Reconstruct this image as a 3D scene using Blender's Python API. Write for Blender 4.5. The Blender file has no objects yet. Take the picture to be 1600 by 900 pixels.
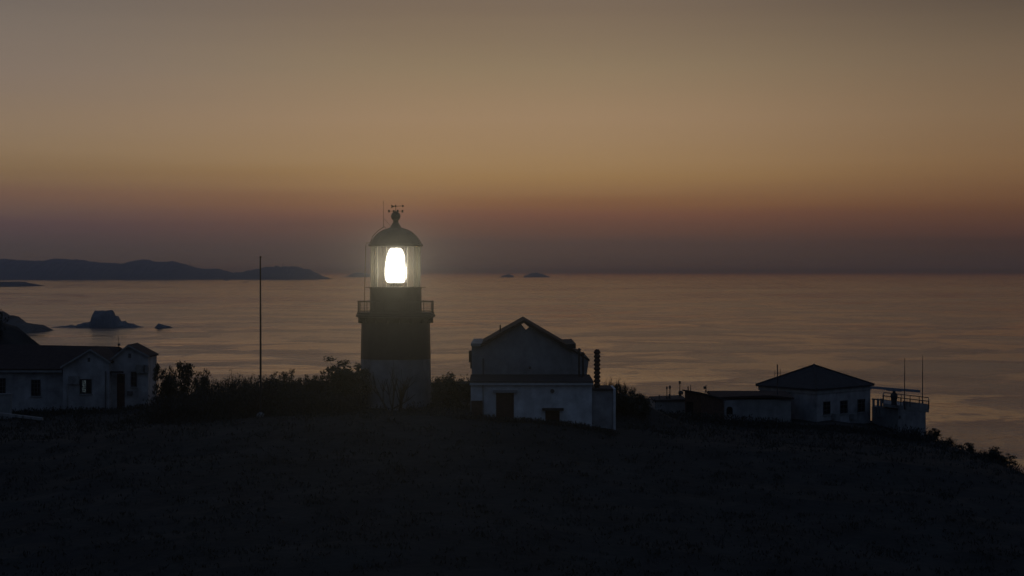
import bpy, bmesh, math, random
from mathutils import Vector, Matrix, noise as mn
R = math.radians
scene = bpy.context.scene
col = scene.collection

# ------------------------------------------------------------------ camera, sky, exposure
F = 2986.0            # focal length in pixels of the 1600 px wide photograph
HZ = 425.0            # row of the horizon
CZ = 60.0             # camera height above the sea
cam_d = bpy.data.cameras.new("camera")
cam = bpy.data.objects.new("camera", cam_d)
col.objects.link(cam)
cam_d.sensor_width = 36.0
cam_d.lens = 36.0 * F / 1600.0
cam_d.shift_y = -(450.0 - HZ) / 1600.0
cam_d.clip_start = 1.0
cam_d.clip_end = 400000.0
cam.location = (0, 0, CZ)
cam.rotation_euler = (R(90), 0, 0)
scene.camera = cam

scene.view_settings.view_transform = 'Standard'
scene.view_settings.look = 'None'
scene.view_settings.exposure = 0.0
scene.view_settings.gamma = 1.0
scene.render.engine = 'CYCLES'
scene.cycles.max_bounces = 6
scene.cycles.diffuse_bounces = 2
scene.cycles.glossy_bounces = 2
scene.cycles.transparent_max_bounces = 12
scene.cycles.volume_bounces = 0
scene.cycles.use_denoising = True

def lin(c):
    if isinstance(c, str):
        c = [int(c[i:i + 2], 16) / 255 for i in (0, 2, 4)]
    return tuple(v / 12.92 if v <= .04045 else ((v + .055) / 1.055) ** 2.4 for v in c) + (1,)

world = bpy.data.worlds.new("World")
scene.world = world
world.use_nodes = True
wt = world.node_tree
for n in list(wt.nodes):
    wt.nodes.remove(n)
WN = wt.nodes.new
def wl(a, b): wt.links.new(a, b)
def wmath(op, a, b=None, clamp=False):
    n = WN('ShaderNodeMath'); n.operation = op; n.use_clamp = clamp
    for i, v in enumerate((a, b)):
        if v is None: continue
        if isinstance(v, (int, float)): n.inputs[i].default_value = v
        else: wl(v, n.inputs[i])
    return n.outputs[0]
def wramp(fac, stops):
    n = WN('ShaderNodeValToRGB')
    cr = n.color_ramp; cr.interpolation = 'B_SPLINE' if False else 'LINEAR'
    while len(cr.elements) < len(stops): cr.elements.new(0.5)
    for e, (deg, c) in zip(cr.elements, stops):
        e.position = (max(deg, 0) / 90.0) ** 0.5
        e.color = lin(c) if isinstance(c, str) else tuple(c) + (1,)
    wl(fac, n.inputs[0])
    return n.outputs[0]
def wsmooth(v, lo, hi):
    n = WN('ShaderNodeMapRange'); n.interpolation_type = 'SMOOTHSTEP'
    n.inputs[1].default_value = lo; n.inputs[2].default_value = hi
    n.inputs[3].default_value = 0; n.inputs[4].default_value = 1
    wl(v, n.inputs[0]); return n.outputs[0]
def wmix(f, a, b):
    n = WN('ShaderNodeMix'); n.data_type = 'RGBA'
    wl(f, n.inputs[0]); wl(a, n.inputs[6]); wl(b, n.inputs[7]); return n.outputs[2]
tc = WN('ShaderNodeTexCoord')
sep = WN('ShaderNodeSeparateXYZ'); wl(tc.outputs['Generated'], sep.inputs[0])
elev = wmath('DIVIDE', wmath('ARCSINE', sep.outputs[2]), math.pi / 2)
# slight soft banding of thin dusk cloud, stretched along the horizon
mp = WN('ShaderNodeMapping'); mp.inputs['Scale'].default_value = (3, 3, 60); wl(tc.outputs['Generated'], mp.inputs[0])
nz = WN('ShaderNodeTexNoise'); nz.inputs['Scale'].default_value = 1.6; nz.inputs['Detail'].default_value = 3; wl(mp.outputs[0], nz.inputs['Vector'])
wob = wmath('MULTIPLY', wmath('SUBTRACT', nz.outputs[0], 0.5), 0.0050)
fac = wmath('POWER', wmath('MAXIMUM', wmath('ADD', elev, wob), 0.0), 0.5)
az = wmath('MULTIPLY', wmath('ARCTAN2', sep.outputs[0], sep.outputs[1]), 180 / math.pi)   # degrees right of the view
def yel(y): return math.degrees(math.atan((HZ - y) / F))
top = [(14, (.135, .120, .118)), (28, (.088, .090, .112)), (50, (.040, .060, .108)), (90, (.029, .052, .108))]
centre = [(0, '4a3f3d'), (yel(404), '4a3f3c'), (yel(379), '51423e'), (yel(354), '62483d'), (yel(334), '714f40'), (yel(314), '7f5c41'),
          (yel(294), '8c6c4b'), (yel(274), '957650'), (yel(254), '9a7d5a'), (yel(184), '9b8165'), (yel(104), '8d7a61'), (yel(14), '7b6a59')] + top
left = [(0, '474144'), (yel(404), '464043'), (yel(384), '474043'), (yel(354), '554649'), (yel(334), '62504b'), (yel(304), '71584b'),
        (yel(270), '80694f'), (yel(240), '89735a'), (yel(204), '8a7661'), (yel(120), '827367'), (yel(54), '7b6f65'), (yel(10), '736961')] + top
right = [(0, '403431'), (yel(404), '3d322e'), (yel(379), '43332e'), (yel(354), '523a31'), (yel(324), '644633'), (yel(304), '70523a'),
         (yel(280), '785b40'), (yel(254), '7d6145'), (yel(184), '7e674f'), (yel(104), '74624f'), (yel(54), '695a4a'), (yel(10), '5d5044')] + top
back = [(0, (.022, .029, .044)), (6, (.028, .039, .061)), (20, (.029, .044, .076)), (50, (.030, .048, .090)), (90, (.029, .052, .108))]
c0, c1, c2, c3 = (wramp(fac, s) for s in (centre, left, right, back))
saz = wmath('ABSOLUTE', az)
sky = wmix(wsmooth(wmath('MULTIPLY', az, -1), 1, 17), c0, c1)
sky = wmix(wsmooth(az, 1, 17), sky, c2)
sky = wmix(wsmooth(saz, 24, 105), sky, c3)
bg = WN('ShaderNodeBackground'); wl(sky, bg.inputs[0]); bg.inputs[1].default_value = 1.0
wo = WN('ShaderNodeOutputWorld'); wl(bg.outputs[0], wo.inputs[0])

# ------------------------------------------------------------------ helpers
def X(px, Y): return (px - 800.0) / F * Y
def Z(py, Y): return CZ - (py - HZ) / F * Y
def P(px, py, Y): return Vector((X(px, Y), Y, Z(py, Y)))

def tag(o, label=None, cat=None, group=None, kind=None):
    if label: o['label'] = label
    if cat: o['category'] = cat
    if group: o['group'] = group
    if kind: o['kind'] = kind
    return o
def thing(name, loc, label, cat, group=None):
    o = bpy.data.objects.new(name, None); col.objects.link(o)
    o.location = loc; o.empty_display_size = .5
    return tag(o, label, cat, group)
def wloc(o):
    v = Vector((0, 0, 0))
    while o is not None:
        v += o.location; o = o.parent
    return v

class B:
    """collects geometry in world coordinates, then links it as one mesh object"""
    def __init__(s): s.bm = bmesh.new()
    def poly(s, pts):
        return s.bm.faces.new([s.bm.verts.new(p) for p in pts])
    def prism(s, a, b):
        """closed solid between two matching rings a and b"""
        va = [s.bm.verts.new(p) for p in a]; vb = [s.bm.verts.new(p) for p in b]
        n = len(va)
        s.bm.faces.new(va[::-1]); s.bm.faces.new(vb)
        for i in range(n): s.bm.faces.new((va[i], va[(i + 1) % n], vb[(i + 1) % n], vb[i]))
        return s
    def up(s, pts, z0, z1):
        return s.prism([(p[0], p[1], z0) for p in pts], [(p[0], p[1], z1) for p in pts])
    def box(s, x0, x1, y0, y1, z0, z1):
        return s.up([(x0, y0), (x1, y0), (x1, y1), (x0, y1)], z0, z1)
    def fr(s, xz, y0, y1):
        return s.prism([(x, y0, z) for x, z in xz], [(x, y1, z) for x, z in xz])
    def fr_hole(s, outer, hole, y0, y1):
        bm = s.bm
        def loop(pts):
            vs = [bm.verts.new((x, y0, z)) for x, z in pts]
            return [bm.edges.new((vs[i], vs[(i + 1) % len(vs)])) for i in range(len(vs))]
        es = loop(outer) + loop(hole)
        r = bmesh.ops.triangle_fill(bm, edges=es, use_beauty=True)
        fs = [f for f in r['geom'] if isinstance(f, bmesh.types.BMFace)]
        e = bmesh.ops.extrude_face_region(bm, geom=fs)
        vs = [v for v in e['geom'] if isinstance(v, bmesh.types.BMVert)]
        for v in vs: v.co.y = y1
        bmesh.ops.recalc_face_normals(bm, faces=bm.faces[:])
        return s
    def tube(s, pts, r, n=6, r1=None):
        pts = [Vector(p) for p in pts]
        r1 = r if r1 is None else r1
        rings = []
        for i, p in enumerate(pts):
            d = (pts[min(i + 1, len(pts) - 1)] - pts[max(i - 1, 0)]).normalized()
            a = d.orthogonal().normalized() if abs(d.z) > .95 else d.cross(Vector((0, 0, 1))).normalized()
            b = d.cross(a)
            q = r + (r1 - r) * i / max(1, len(pts) - 1)
            rings.append([s.bm.verts.new(p + (a * math.cos(2 * math.pi * k / n) + b * math.sin(2 * math.pi * k / n)) * q) for k in range(n)])
        for i in range(len(rings) - 1):
            for k in range(n):
                s.bm.faces.new((rings[i][k], rings[i][(k + 1) % n], rings[i + 1][(k + 1) % n], rings[i + 1][k]))
        s.bm.faces.new(rings[0][::-1]); s.bm.faces.new(rings[-1])
        return s
    def lathe(s, prof, cx, cy, n=48, a0=0.0):
        rings = []
        for r, z in prof:
            if r < 1e-5: rings.append([s.bm.verts.new((cx, cy, z))])
            else: rings.append([s.bm.verts.new((cx + r * math.cos(a0 + 2 * math.pi * k / n), cy + r * math.sin(a0 + 2 * math.pi * k / n), z)) for k in range(n)])
        for a, b in zip(rings, rings[1:]):
            for k in range(n):
                q = (k + 1) % n
                if len(a) == 1 and len(b) == 1: continue
                if len(a) == 1: s.bm.faces.new((a[0], b[q], b[k]))
                elif len(b) == 1: s.bm.faces.new((a[k], a[q], b[0]))
                else: s.bm.faces.new((a[k], a[q], b[q], b[k]))
        return s
    def ring(s, R0, r, cx, cy, z, n=48, m=6):
        g = []
        for k in range(n):
            t = 2 * math.pi * k / n
            g.append([s.bm.verts.new((cx + (R0 + r * math.cos(2 * math.pi * j / m)) * math.cos(t),
                                      cy + (R0 + r * math.cos(2 * math.pi * j / m)) * math.sin(t),
                                      z + r * math.sin(2 * math.pi * j / m))) for j in range(m)])
        for k in range(n):
            for j in range(m):
                s.bm.faces.new((g[k][j], g[(k + 1) % n][j], g[(k + 1) % n][(j + 1) % m], g[k][(j + 1) % m]))
        return s
    def ball(s, c, r, sub=2):
        bmesh.ops.create_icosphere(s.bm, subdivisions=sub, radius=r, matrix=Matrix.Translation(c)); return s
    def build(s, name, mat, parent=None, smooth=False, recalc=True):
        if recalc: bmesh.ops.recalc_face_normals(s.bm, faces=s.bm.faces[:])
        if parent is not None:
            bmesh.ops.translate(s.bm, verts=s.bm.verts[:], vec=-wloc(parent))
        me = bpy.data.meshes.new(name); s.bm.to_mesh(me); s.bm.free()
        if smooth:
            me.polygons.foreach_set('use_smooth', [True] * len(me.polygons))
            me.set_sharp_from_angle(angle=R(40))
        me.materials.append(mat)
        o = bpy.data.objects.new(name, me); col.objects.link(o)
        o.parent = parent
        return o

def copy_tree(root, loc, rz=0.0, sc=(1, 1, 1), label=None):
    def cp(o, parent):
        c = o.copy(); col.objects.link(c); c.parent = parent
        for ch in list(o.children): cp(ch, c)
        return c
    c = cp(root, None)
    c.location = loc; c.rotation_euler = (0, 0, rz); c.scale = sc
    if label: c['label'] = label
    return c

def material(name, c, rough=.8, var=.25, scale=1.0, bump=0.0, bscale=8.0, metal=0.0, c2=None, detail=6.0, streak=0.0):
    m = bpy.data.materials.new(name); m.use_nodes = True
    t = m.node_tree; p = t.nodes['Principled BSDF']
    p.inputs['Roughness'].default_value = rough; p.inputs['Metallic'].default_value = metal
    p.inputs['Specular IOR Level'].default_value = .3 if rough < .85 else .08
    g = t.nodes.new('ShaderNodeNewGeometry')
    n = t.nodes.new('ShaderNodeTexNoise'); n.inputs['Scale'].default_value = scale; n.inputs['Detail'].default_value = detail
    n.inputs['Roughness'].default_value = .62
    t.links.new(g.outputs['Position'], n.inputs['Vector'])
    r = t.nodes.new('ShaderNodeValToRGB')
    r.color_ramp.elements[0].position = .3; r.color_ramp.elements[1].position = .72
    lo = c2 if c2 else tuple(v * (1 - var) for v in c)
    hi = tuple(min(1, v * (1 + (0 if c2 else var * .4))) for v in c)
    r.color_ramp.elements[0].color = tuple(lo) + (1,); r.color_ramp.elements[1].color = tuple(hi) + (1,)
    t.links.new(n.outputs[0], r.inputs[0]); t.links.new(r.outputs[0], p.inputs['Base Color'])
    if streak:
        mp = t.nodes.new('ShaderNodeMapping'); mp.inputs['Scale'].default_value = (1.1, 1.1, .28)
        t.links.new(g.outputs['Position'], mp.inputs[0])
        w = t.nodes.new('ShaderNodeTexNoise'); w.inputs['Scale'].default_value = 1.5; w.inputs['Detail'].default_value = 5
        t.links.new(mp.outputs[0], w.inputs['Vector'])
        q = t.nodes.new('ShaderNodeMapRange'); q.inputs[1].default_value = .40; q.inputs[2].default_value = .62
        q.inputs[3].default_value = 1 - streak; q.inputs[4].default_value = 1.0
        t.links.new(w.outputs[0], q.inputs[0])
        mx = t.nodes.new('ShaderNodeMix'); mx.data_type = 'RGBA'; mx.blend_type = 'MULTIPLY'; mx.inputs[0].default_value = 1
        t.links.new(r.outputs[0], mx.inputs[6]); t.links.new(q.outputs[0], mx.inputs[7]); t.links.new(mx.outputs[2], p.inputs['Base Color'])
    if bump:
        b = t.nodes.new('ShaderNodeTexNoise'); b.inputs['Scale'].default_value = bscale; b.inputs['Detail'].default_value = 4
        t.links.new(g.outputs['Position'], b.inputs['Vector'])
        q = t.nodes.new('ShaderNodeBump'); q.inputs['Strength'].default_value = .8; q.inputs['Distance'].default_value = bump
        t.links.new(b.outputs[0], q.inputs['Height']); t.links.new(q.outputs[0], p.inputs['Normal'])
    return m

M = {}
M['white'] = material('white_render', (.74, .74, .72), .85, .35, .9, .01, 6, streak=.16)
M['aged'] = material('aged_pale_render', (.44, .44, .44), .85, .45, .8, .01, 6, streak=.16)
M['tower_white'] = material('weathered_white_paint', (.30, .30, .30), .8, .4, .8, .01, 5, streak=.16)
M['black'] = material('black_paint', (.028, .028, .029), .55, .3, 1.2, .006, 6)
M['iron'] = material('dark_iron', (.035, .034, .034), .55, .3, 3.0)
M['dome'] = material('dome_metal', (.06, .058, .052), .6, .3, 2.0)
M['mullion'] = material('lantern_bars', (.55, .52, .45), .5, .2, 3.0)
M['roof'] = material('dark_red_roof', (.060, .046, .044), .9, .35, 2.5, .02, 10)
M['roof_grey'] = material('dark_grey_roof', (.055, .055, .058), .9, .3, 2.0, .02, 10)
M['trim'] = material('pale_trim', (.58, .57, .54), .8, .25, 1.5)
M['grey'] = material('grey_concrete', (.34, .34, .33), .9, .3, 1.2, .01, 8, streak=.16)
M['redwood'] = material('dark_wood', (.075, .04, .034), .7, .3, 4.0)
M['darkglass'] = material('window_dark', (.015, .018, .022), .12, .2, 1.0)
M['frame'] = material('window_frame', (.10, .10, .10), .6, .2, 3.0)
M['brick'] = material('soot_brick', (.11, .07, .055), .95, .4, 4.0, .02, 12)
M['bark'] = material('bark', (.050, .042, .036), .95, .3, 8.0)
M['leaf'] = material('shrub_leaves', (.046, .056, .040), .7, .45, .9, detail=3)
M['leaf_dark'] = material('undergrowth_leaves', (.055, .058, .053), .9, .22, .5, detail=4)
M['earth'] = material('earth_and_scrub', (.042, .044, .042), .95, .35, .22, .12, 1.6)
M['rock'] = material('sea_rock', (.20, .205, .21), .9, .4, .08, .6, .3)
M['hills'] = material('scrub_covered_hills', (.11, .112, .10), .95, .4, .006, 8, .02)
M['plant_box'] = material('grey_metal_casing', (.30, .30, .29), .5, .2, 3.0)
M['antenna'] = material('antenna_metal', (.06, .06, .06), .5, .2, 4.0)
M['radar'] = material('radar_housing', (.22, .23, .25), .5, .15, 2.0)

def emit(name, c, s):
    m = bpy.data.materials.new(name); m.use_nodes = True
    t = m.node_tree; p = t.nodes['Principled BSDF']
    p.inputs['Base Color'].default_value = (.7, .7, .68, 1)
    p.inputs['Emission Color'].default_value = tuple(c) + (1,); p.inputs['Emission Strength'].default_value = s
    return m
M['lens'] = emit('lit_lens', (1.0, .95, .80), 3.2)
M['litpane'] = emit('lit_window', (.62, .82, .90), .17)

def glass():
    m = bpy.data.materials.new('lantern_glass'); m.use_nodes = True
    t = m.node_tree
    for n in list(t.nodes): t.nodes.remove(n)
    o = t.nodes.new('ShaderNodeOutputMaterial')
    tr = t.nodes.new('ShaderNodeBsdfTransparent'); tr.inputs[0].default_value = (.95, .95, .94, 1)
    gl = t.nodes.new('ShaderNodeBsdfGlossy'); gl.inputs['Roughness'].default_value = .03
    sc_ = t.nodes.new('ShaderNodeBsdfTranslucent'); sc_.inputs[0].default_value = (.85, .76, .58, 1)   # warm translucent tint, puts the lamp's glow into the panes
    fr = t.nodes.new('ShaderNodeFresnel'); fr.inputs[0].default_value = 1.45
    m1 = t.nodes.new('ShaderNodeMixShader'); t.links.new(fr.outputs[0], m1.inputs[0])
    t.links.new(tr.outputs[0], m1.inputs[1]); t.links.new(gl.outputs[0], m1.inputs[2])
    m2 = t.nodes.new('ShaderNodeMixShader'); m2.inputs[0].default_value = .05
    t.links.new(m1.outputs[0], m2.inputs[1]); t.links.new(sc_.outputs[0], m2.inputs[2])
    t.links.new(m2.outputs[0], o.inputs[0])
    return m
M['glass'] = glass()

# ------------------------------------------------------------------ sea
def sea_material():
    m = bpy.data.materials.new('sea_water'); m.use_nodes = True
    t = m.node_tree; p = t.nodes['Principled BSDF']; L = t.links.new
    p.inputs['Base Color'].default_value = (.006, .009, .013, 1)
    p.inputs['IOR'].default_value = 1.333
    g = t.nodes.new('ShaderNodeNewGeometry')
    def nz(scale, det, sx=1, sy=1, rot=0.0, dist=0.0, rg=.5):
        mp = t.nodes.new('ShaderNodeMapping'); mp.inputs['Scale'].default_value = (sx, sy, 1); mp.inputs['Rotation'].default_value = (0, 0, rot)
        L(g.outputs['Position'], mp.inputs[0])
        n = t.nodes.new('ShaderNodeTexNoise'); n.inputs['Scale'].default_value = scale; n.inputs['Detail'].default_value = det
        n.inputs['Distortion'].default_value = dist; n.inputs['Roughness'].default_value = rg
        L(mp.outputs[0], n.inputs['Vector']); return n.outputs[0]
    def ramp(v, a, b, lo, hi):
        r = t.nodes.new('ShaderNodeMapRange'); r.interpolation_type = 'SMOOTHSTEP'
        r.inputs[1].default_value = a; r.inputs[2].default_value = b; r.inputs[3].default_value = lo; r.inputs[4].default_value = hi
        L(v, r.inputs[0]); return r.outputs[0]
    def mth(op, a, b):
        n = t.nodes.new('ShaderNodeMath'); n.operation = op
        for i, v in enumerate((a, b)):
            if isinstance(v, (int, float)): n.inputs[i].default_value = v
            else: L(v, n.inputs[i])
        return n.outputs[0]
    patch = nz(.0075, 9, 1.1, .85, .25, .6, .68)        # wind patches, ~150 m
    patch2 = nz(.0011, 5, .8, 1.0, .15, .5)    # broad current bands
    pf = mth('ADD', mth('MULTIPLY', ramp(patch, .46, .62, 0, 1), .6), mth('MULTIPLY', ramp(patch2, .42, .62, 0, 1), .4))
    ripple = nz(.30, 3, .6, 1.0, .5, .4)
    chop = nz(.13, 4, 1.2, .9, .2, .5)
    mid = nz(.034, 6, 1.3, .9, .2, .4, .6)
    swell = nz(.018, 2, .35, 1.0, .15)
    h = mth('ADD', mth('ADD', mth('MULTIPLY', ripple, mth('ADD', mth('MULTIPLY', pf, .65), .06)), mth('MULTIPLY', chop, mth('ADD', mth('MULTIPLY', pf, .85), .05))), mth('ADD', mth('MULTIPLY', swell, 1.0), mth('MULTIPLY', mid, mth('ADD', mth('MULTIPLY', pf, 1.05), .10))))
    b = t.nodes.new('ShaderNodeBump'); b.inputs['Strength'].default_value = 1; b.inputs['Distance'].default_value = 1.0
    L(h, b.inputs['Height']); L(b.outputs[0], p.inputs['Normal'])
    L(mth('ADD', mth('MULTIPLY', pf, .14), .06), p.inputs['Roughness'])
    return m
M['sea'] = sea_material()
def make_sea():
    b = B()
    xs = [-90000, -20000, -6000, -2000, -600, 0, 600, 2000, 6000, 20000, 90000]
    ys = [-3000, 0, 300, 700, 1500, 3000, 6000, 12000, 25000, 60000, 150000]
    V = [[b.bm.verts.new((x, y, 0)) for x in xs] for y in ys]
    for j in range(len(ys) - 1):
        for i in range(len(xs) - 1):
            b.bm.faces.new((V[j][i], V[j][i + 1], V[j + 1][i + 1], V[j + 1][i]))
    tag(b.build('sea', M['sea']), 'calm dusk sea with rippled bands reaching the horizon', None, kind='structure')
make_sea()

# ------------------------------------------------------------------ land
def interp(tab, x):
    if x <= tab[0][0]: return tab[0][1]
    for (a, va), (b, vb) in zip(tab, tab[1:]):
        if x <= b:
            q = (x - a) / (b - a); q = q * q * (3 - 2 * q) * .5 + q * .5
            return va + (vb - va) * q
    return tab[-1][1]
PLATEAU = [(-120, 44), (-80, 46.2), (-45, 47.1), (-33, 47.6), (-27, 48.3), (-14, 49.2), (-8, 49.35), (-3, 49.35), (0, 49.15), (4, 48.65), (6.5, 48.35), (9, 48.0), (14, 47.5), (20, 46.9), (27, 46.6),
           (34, 45.75), (38, 44.9), (41, 43.5), (43.5, 42.6), (46, 41.2), (48, 39.2), (52, 34), (60, 24), (90, 2), (110, -2)]
def fbm(x, y, s, o=4, seed=0.0):
    return mn.fractal(Vector((x * s + seed, y * s - seed, seed)), 1.0, 2.0, o)
def ground(x, y):
    z = interp(PLATEAU, x)
    if y < 140: z -= (140 - y) * .125
    if y > 186: z -= (y - 186) * .25 + max(0, y - 260) * .3
    z += 12.0 * math.exp(-((x + 57.0) / 14.0) ** 2 - ((y - 201) / 11) ** 2)
    z += 2.0 * math.exp(-((x - 9.3) / 3.4) ** 2 - ((y - 152) / 3.2) ** 2)
    z += .28 * fbm(x, y, .18) * (1 if y < 186 else 2.5)
    return max(z, -2.0)
def make_ground():
    b = B()
    xs = [-125 + i * 1.4 for i in range(170)]
    ys = [18 + j * 1.8 for j in range(150)] + [290 + j * 10 for j in range(9)]
    V = [[b.bm.verts.new((x, y, ground(x, y))) for x in xs] for y in ys]
    for j in range(len(ys) - 1):
        for i in range(len(xs) - 1):
            b.bm.faces.new((V[j][i], V[j][i + 1], V[j + 1][i + 1], V[j + 1][i]))
    tag(b.build('ground', M['earth'], smooth=False, recalc=False), 'dark scrubby headland under the lighthouse', None, kind='structure')
make_ground()

def ridge(name, prof, base, depth, label, seed, rough=.06, mat='hills', nx=160, ny=16, thing_cat=None, group=None, bump_m=9.0):
    """a long island: crest line prof [(px, py)], waterline row base; rounded front to back"""
    Y = CZ * F / (base - HZ)
    x0, x1 = prof[0][0], prof[-1][0]
    b = B(); V = []
    for j in range(ny + 1):
        v = j / ny; row = []
        for i in range(nx + 1):
            px = x0 + (x1 - x0) * i / nx
            hgt = max(0.0, (base - interp(prof, px)) / F * Y)
            hgt += min(hgt * .12, bump_m) * mn.fractal(Vector((px * .16, seed, v * 2)), .8, 2.0, 4)
            y = Y + depth * v
            sh = 1 - abs(2 * v - 1) ** 2.2
            x = (px - 800) / F * (Y + depth * .5)
            hh = hgt * sh * (1 + rough * fbm(x, y, 10 / max(60, depth), 5, seed) * 1.5)
            row.append(b.bm.verts.new((x, y, hh * (Y + depth * .5) / Y - .8)))
        V.append(row)
    for j in range(ny):
        for i in range(nx):
            b.bm.faces.new((V[j][i], V[j][i + 1], V[j + 1][i + 1], V[j + 1][i]))
    o = b.build(name, M[mat], recalc=True)
    if thing_cat: tag(o, label, thing_cat, group)
    else: tag(o, label, None, None, 'structure')
    return o
ridge('hills', [(-260, 437), (-180, 412), (-60, 408), (0, 407), (20, 406.5), (30, 407.5), (60, 409), (85, 405.5), (120, 407), (140, 410), (155, 412), (168, 410),
      (185, 413), (200, 413), (215, 407), (228, 406.5), (240, 410), (250, 411), (265, 410), (273, 410), (285, 413.5), (300, 418), (313, 420.5), (325, 420.5), (337, 420),
      (353, 424), (366, 427), (380, 426.5), (397, 422), (417, 418.5), (440, 417), (457, 417), (468, 418.5), (477, 421.5), (490, 427), (500, 432), (508, 436.5)], 437, 1800,
      'long low island of dark hills across the water at the left', 3.1, .05, nx=260)
ridge('hills', [(-160, 448), (-80, 441), (0, 441), (25, 440.5), (42, 442.5), (50, 446), (55, 448)], 448, 500, 'low dark point of land below the long island at the far left', 7.7, .08)
ridge('hills', [(538, 433), (546, 430.5), (553, 427.5), (560, 425.5), (567, 426.5), (575, 428.5), (588, 433)], 433, 1500, 'small faint island just left of the lantern room', 4.4, .08, nx=60)
ridge('rock_islet', [(781, 433.4), (786, 430.6), (793, 428.6), (798, 429.2), (802, 431), (804, 433.4)], 433.4, 600, 'smaller of two dark rock islets out on the horizon', 9.1, .12, nx=40, mat='hills', thing_cat='islet', group='rock islets on the horizon')
ridge('rock_islet', [(816, 433.4), (822, 429.6), (830, 427), (838, 426.2), (846, 427.6), (852, 430), (857, 431.6), (860, 433.4)], 433.4, 900, 'larger and rightmost rock islet out on the horizon', 5.9, .10, nx=60, mat='hills', thing_cat='islet', group='rock islets on the horizon')
ridge('headland', [(-220, 521), (-120, 498), (-40, 489), (0, 488.5), (5, 490), (9, 495), (13, 498), (14.6, 497.8), (15.4, 494.4), (21, 494.8), (22, 499.5), (27, 500.5), (33, 503.5), (38, 506.5), (46, 508),
      (56, 509), (62, 513), (66, 518), (69, 521.5)], 521.5, 120, 'dark rocky headland entering from the left behind the white bungalow', 2.2, .05, 'hills', nx=240)
# rocks in the water
def rock_lump(name, prof, base, label, seed, depth=22, group=None, nx=90):
    return ridge(name, prof, base, depth, label, seed, .05, 'rock', nx=nx, ny=14, thing_cat='rock', group=group, bump_m=1.0)
SR = 'rocks standing in the sea'
rock_lump('sea_stack', [(72, 512), (80, 510.6), (95, 509.5), (112, 507.5), (118, 508.4), (124, 505.5), (134, 503), (141, 502.3), (143.5, 500), (145, 491), (149, 486), (155, 484.4), (160, 485.6), (166, 484.4), (175, 484.8), (178, 488),
      (179.5, 493.5), (184, 494.2), (186.5, 498), (188, 501.4), (195, 501.2), (198, 504), (206, 505), (213, 507.5), (219, 510), (228, 511.2), (232, 512)], 512, 'big square topped rock stack rising from the sea on a low reef', 1.7, 34, SR, 200)
rock_lump('sea_rock', [(241, 512.4), (244, 508), (248, 504.4), (253, 505.6), (258, 507.5), (264, 508.4), (269, 510.8), (272, 512.4)], 512.4, 'small pointed rock in the sea right of the square rock stack', 6.6, 12, SR, 40)
rock_lump('sea_rock', [(348, 438.6), (351, 438), (352.5, 436.2), (355, 436.4), (357, 437.8), (360, 438.6)], 438.6, 'tiny dark rock just off the foot of the long island', 8.3, 120, SR, 24)
rock_lump('sea_rock', [(376, 441), (380, 440), (386, 439.7), (390, 441)], 441, 'low flat reef rock in the water left of the far island tip', 8.9, 120, SR, 24)
# masts on the island skyline
MG = 'thin masts on the far island skyline'
for px, y0, y1, base, lab in ((85.5, 409, 400.5, 437, 'thin mast on the leftmost rise of the far island'), (296.7, 418, 409, 437, 'thin mast on the slope right of the island middle'), (442, 419, 411.5, 437, 'thin mast on top of the far island right end')):
    Y = CZ * F / (base - HZ) + 900
    b = B(); b.tube([P(px, y0 + 2, Y), P(px, y1, Y)], 3.2, 5, 1.4)
    tag(b.build('mast', M['antenna']), lab, 'mast', MG)

# ------------------------------------------------------------------ lighthouse
YL = 153.0; S = YL / F
LX = X(618.3, YL)
def lz(py): return Z(py, YL)
lh = thing('lighthouse', (LX, YL, 48.9), 'round black and white lighthouse with its lamp lit and a railed gallery', 'lighthouse')
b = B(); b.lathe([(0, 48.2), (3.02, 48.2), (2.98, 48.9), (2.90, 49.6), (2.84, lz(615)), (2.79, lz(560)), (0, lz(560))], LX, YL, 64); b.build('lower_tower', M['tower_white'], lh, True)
b = B(); b.lathe([(0, lz(560)), (2.815, lz(560)), (2.80, lz(558)), (2.74, lz(503)), (0, lz(503))], LX, YL, 64); b.build('upper_tower', M['black'], lh, True)
b = B(); b.lathe([(0, lz(503)), (2.76, lz(503)), (2.86, lz(500)), (3.0, lz(497)), (3.02, lz(495.5)), (3.17, lz(495)), (3.17, lz(491.5)), (3.10, lz(491)), (3.10, lz(488)), (0, lz(488))], LX, YL, 64)
gal = b.build('gallery', M['black'], lh, True)
b = B()
for k in range(18):
    a = 2 * math.pi * k / 18
    b.up([(LX + 2.76 * math.cos(a - .02), YL + 2.76 * math.sin(a - .02)), (LX + 3.0 * math.cos(a - .02), YL + 3.0 * math.sin(a - .02)),
          (LX + 3.0 * math.cos(a + .02), YL + 3.0 * math.sin(a + .02)), (LX + 2.76 * math.cos(a + .02), YL + 2.76 * math.sin(a + .02))], lz(504.5), lz(496.5))
b.build('bracket', M['black'], gal)['kind'] = 'stuff'
rr = 3.03
b = B(); b.ring(rr, .035, LX, YL, lz(470.8), 64); b.ring(rr, .02, LX, YL, lz(486), 64); b.build('handrail', M['iron'], lh)
b = B()
for k in range(96):
    a = 2 * math.pi * k / 96
    b.tube([(LX + rr * math.cos(a), YL + rr * math.sin(a), lz(488.2)), (LX + rr * math.cos(a), YL + rr * math.sin(a), lz(470.8))], .011, 4)
b.build('baluster', M['iron'], lh)['kind'] = 'stuff'
for k in range(12):
    a = 2 * math.pi * (k + .5) / 12
    b = B(); b.tube([(LX + rr * math.cos(a), YL + rr * math.sin(a), lz(488.2)), (LX + rr * math.cos(a), YL + rr * math.sin(a), lz(469.6))], .032, 6); b.build('rail_post', M['iron'], lh)
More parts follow.
